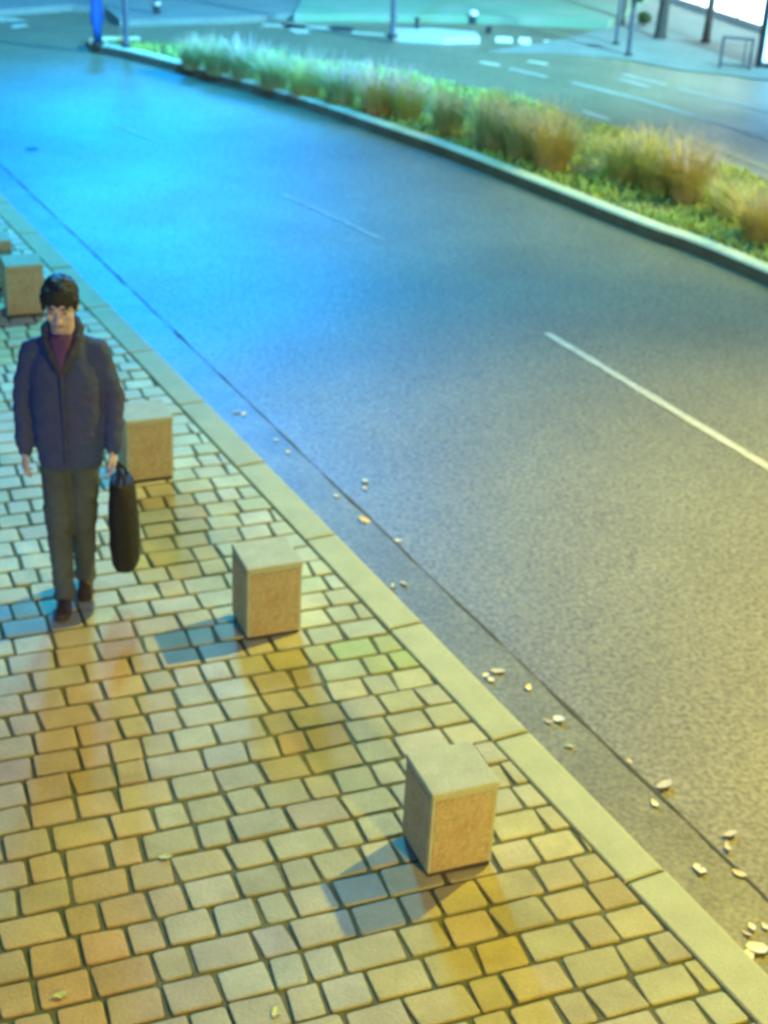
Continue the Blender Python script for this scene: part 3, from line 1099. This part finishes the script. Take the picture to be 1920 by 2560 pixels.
at.data.foreach_set('color', buf)

# hair: a thick cap with a fringe, ears half covered
bm = bmesh.new()
add_ell(bm, hp(0, .022, .050), (.086, .100, .088), HR, 28, 18)
add_ell(bm, hp(0, .050, .005), (.078, .070, .080), HR, 24, 16)
rg = random.Random(21)
for i in range(60):
    a = rg.uniform(-PI, PI)
    el = rg.uniform(-.05, 1.2)
    d = Vector((math.sin(a) * math.cos(el), -math.cos(a) * math.cos(el), math.sin(el)))
    c0 = Vector((d.x * .076, .02 + d.y * .092, .052 + d.z * .080))
    dn = Vector((d.x * .008, d.y * .008, -.030))
    add_caps(bm, hp(*c0), hp(*(c0 + dn)), .014, .007, 8)
for i in range(15):                                   # fringe
    x = -.062 + .124 * i / 14
    y = -.074 + 1.6 * x * x * 4
    add_caps(bm, hp(x * .9, y + .012, .100), hp(x, y - .006, .070 - .022 * abs(x) / .06 + rg.uniform(-.008, .004)), .013, .006, 8)
for s in (-1, 1):
    add_caps(bm, hp(s * .074, -.030, .05), hp(s * .074, -.034, -.004), .014, .007, 8)
    add_caps(bm, hp(s * .078, -.005, .05), hp(s * .079, -.006, .010), .015, .009, 8)
fuse('hair', bm, HAIR, .0055, person, 1, lambda p: .0015 * mnoise.noise(p * 90))

# jacket
bm = bmesh.new()
add_loft(bm, [(.008, 0, .765, .150, .118), (.008, 0, .80, .158, .124), (.006, 0, .92, .168, .128), (.004, 0, 1.05, .170, .122), (.004, .002, 1.18, .172, .124), (.003, .004, 1.28, .166, .116),
              (.002, .006, 1.345, .138, .100), (.002, .006, 1.395, .105, .085), (.0, .0, 1.445, .076, .070)], 36)
for arm in (ARM_R, ARM_L):
    a, b, c = [Vector(p) for p in arm]
    add_caps(bm, (a.x * .45, .006, 1.375), a, .050, .058, 18)
    add_caps(bm, a, b, .058, .054, 18); add_caps(bm, b, c + Vector((0, 0, .02)), .053, .044, 18)
    add_caps(bm, c + Vector((0, 0, .03)), c + Vector((0, 0, -.008)), .043, .040, 18)


def jw(p):
    k = .006 * mnoise.noise(Vector((p.x * 9, p.y * 9, p.z * 16)))
    k += .006 * mnoise.noise(Vector((p.x * 22 + p.z * 9, p.y * 20, p.z * 30)))
    if abs(p.x) > .17: k += .0022 * mnoise.noise(Vector((p.x * 14, p.y * 14, p.z * 38)))
    return k


jk = fuse('jacket', bm, JACKET, .0085, person, 3, jw)
# open neck shows the shirt; front zip; raised collar folds
bm = bmesh.new()
n = 9
rows = []
for k in range(n):
    t_ = k / (n - 1)
    z = 1.448 - .17 * t_
    hw = .052 * (1 - t_) + .003
    yy = -.072 - .066 * min(1, t_ * 1.35) ** .8
    rows.append([bm.verts.new((x * hw, yy - .008 + abs(x) * .010, z)) for x in (-1, -.5, 0, .5, 1)])
for a, b in zip(rows, rows[1:]):
    for i in range(4): bm.faces.new((a[i], a[i + 1], b[i + 1], b[i]))
sh = link_bm('shirt', bm, SHIRT, person, True)
s_ = sh.modifiers.new('s', 'SOLIDIFY'); s_.thickness = .010
bm = bmesh.new()
for s in (-1, 1):                                      # collar: two turned wings and a roll behind the neck
    pts = [Vector((s * .008, -.140, 1.300)), Vector((s * .045, -.118, 1.370)), Vector((s * .075, -.070, 1.430)), Vector((s * .082, .0, 1.462)), Vector((s * .055, .062, 1.478)), Vector((0, .082, 1.482))]
    for a, b in zip(pts, pts[1:]): add_caps(bm, a, b, .019, .022, 12)
fuse('collar', bm, COLLAR, .007, person, 3)
bm = bmesh.new()
for i in range(12):
    z0 = .80 + i * .0405
    y0 = lambda z: -.136 if z < 1.0 else (-.136 + .004 * math.sin(z * 9))
    add_box(bm, -.006, .006, y0(z0) - .006, y0(z0) + .004, z0, z0 + .039, .001, seg=1)
link_bm('zip', bm, mat('navy_zip', (.05, .07, .17), .6), person)

# trousers
bm = bmesh.new()
add_loft(bm, [(0, 0, .75, .13, .105), (0, 0, .82, .138, .108), (0, 0, .90, .130, .10)], 28)
for leg, s in ((LEG_R, -1), (LEG_L, 1)):
    a, b, c = [Vector(p) for p in leg]
    add_caps(bm, a + Vector((-.012 * s, 0, -.06)), b, .084, .066, 20)
    add_caps(bm, b, c + Vector((0, .0, .03)), .065, .052, 20)
    add_caps(bm, c + Vector((0, 0, .04)), c + Vector((0, -.004, -.015)), .053, .055, 18)


def tw(p):
    k = .005 * mnoise.noise(Vector((p.x * 12, p.y * 12, p.z * 14)))
    w = 1.6 if (p.z < .28 or .40 < p.z < .58) else .6
    k += .006 * w * mnoise.noise(Vector((p.x * 20 + p.z * 12, p.y * 18, p.z * 42)))
    return k


fuse('trousers', bm, TROUS, .0085, person, 3, tw)
# shoes
for leg, pitch in ((LEG_R, -.04), (LEG_L, .35)):
    ft = Vector(leg[2])
    q = Matrix.Rotation(pitch, 3, 'X')
    bm = bmesh.new()
    L = lambda x, y, z: ft + q @ Vector((x, y, z))
    add_ell(bm, L(0, .028, -.040), (.038, .045, .042), q, 16, 10)
    add_caps(bm, L(0, .01, -.040), L(0, -.11, -.052), .040, .034, 16)
    add_ell(bm, L(.002, -.125, -.055), (.042, .060, .027), q, 18, 10)
    so = fuse('shoe', bm, SHOE, .006, person, 2)
    bm = bmesh.new()
    rr = []
    for z in (-.078, -.064):
        ring = []
        for i in range(28):
            a = 2 * PI * i / 28
            y = -.055 + .132 * math.sin(a); w = .036 + .008 * (1 if y < -.08 else 0)
            ring.append(bm.verts.new(L(w * math.cos(a), y, z)))
        rr.append(ring)
    for i in range(28): bm.faces.new((rr[0][i], rr[0][(i + 1) % 28], rr[1][(i + 1) % 28], rr[1][i]))
    bm.faces.new(rr[0][::-1]); bm.faces.new(rr[1])
    bmesh.ops.recalc_face_normals(bm, faces=bm.faces[:])
    link_bm('sole', bm, SOLE, so)
tag(person, 'dark haired person in a navy jacket and dark trousers walking with a bag', 'person')

# ------------------------------------------------------------------ the bag in the left hand
bag = empty('carry_bag', (PX + .250, PY - .005, 0), .10)
bm = bmesh.new()
rings = []
for k in range(15):
    t_ = k / 14
    z = .215 + .48 * t_
    e = math.sin(PI * min(max(t_, .0), 1)) ** .30 if 0 < t_ < 1 else 0
    f = (.72 + .28 * e)
    rx = .078 * f * (1.0 - .12 * t_); ry = .155 * (.72 + .28 * e) * (1 - .08 * t_)
    rings.append((.006 * (1 - t_), 0, z, rx, ry))
add_loft(bm, rings, 32)
fuse('bag_body', bm, BAGM, .008, bag, 3, lambda p: .006 * mnoise.noise(p * 11) + .002 * mnoise.noise(p * 34))
for s in (-1, 1):
    bm = bmesh.new()
    P = [Vector((s * .034, -.09, .56)), Vector((s * .036, -.075, .655)), Vector((s * .012, -.05, .722)), Vector((-.018, -.03, .770)), Vector((-.022, -.0, .778)), Vector((-.018, .02, .770)), Vector((s * .012, .045, .722)), Vector((s * .036, .075, .655)), Vector((s * .034, .09, .56))]
    for a, b in zip(P, P[1:]): add_caps(bm, a, b, .0075, .0075, 8)
    fuse('handle', bm, BAGM, .004, bag, 1)
bm = bmesh.new(); add_cyl(bm, (0, -.11, .692), (0, .11, .692), .006, .006, 8); link_bm('zip', bm, ZIP, bag)
bm = bmesh.new(); add_box(bm, .052, .070, -.09, .09, .29, .48, .008); link_bm('side_pocket', bm, BAGM, bag)
tag(bag, 'narrow dark bag held upright at the walking person\'s side next to a bollard', 'bag')


# ------------------------------------------------------------------ lamp columns that carry the lights; B, E and F are added
def street_lamp(head, foot, label):
    f = Vector((foot[0], foot[1], foot[2])); h = Vector(head)
    t = empty('street_lamp', f)
    top = Vector((0, 0, h.z + .12)); hd = h - f
    bm = bmesh.new(); add_cyl(bm, (0, 0, 0), top, .075, .05, 16); add_cyl(bm, (0, 0, 0), (0, 0, .5), .10, .09, 16, False); link_bm('column', bm, GREYM, t)
    bm = bmesh.new(); add_cyl(bm, top, (hd.x, hd.y, hd.z + .16), .03, .03, 10); link_bm('arm', bm, GREYM, t)
    bm = bmesh.new(); add_box(bm, hd.x - .22, hd.x + .22, hd.y - .14, hd.y + .14, hd.z + .07, hd.z + .17, .02); hdo = link_bm('lamp_head', bm, GREYM, t)
    tag(t, label, 'street lamp', 'street lamps lighting the road')


street_lamp(LAMP_A, (6.35, 9.3, 0), 'tall street lamp on the planted island right of the photo')
street_lamp(FILL_B, (3.1, -1.6, 0), 'added lamp column behind the viewpoint carrying a warm fill light')
street_lamp(LAMP_C, (-8.4, 31.0, 0), 'street lamp beyond the junction on the far left')
street_lamp(FILL_F, (7.9, 14.0, -.1), 'added unseen fill lamp beside the second carriageway, brightening the island')
street_lamp(FILL_E, (3.2, 33.0, .03), 'added unseen fill lamp on the grass verge, brightening the far junction')
street_lamp(LAMP_D, (-6.6, 15.0, .0), 'street lamp on the left pavement reaching over the road')
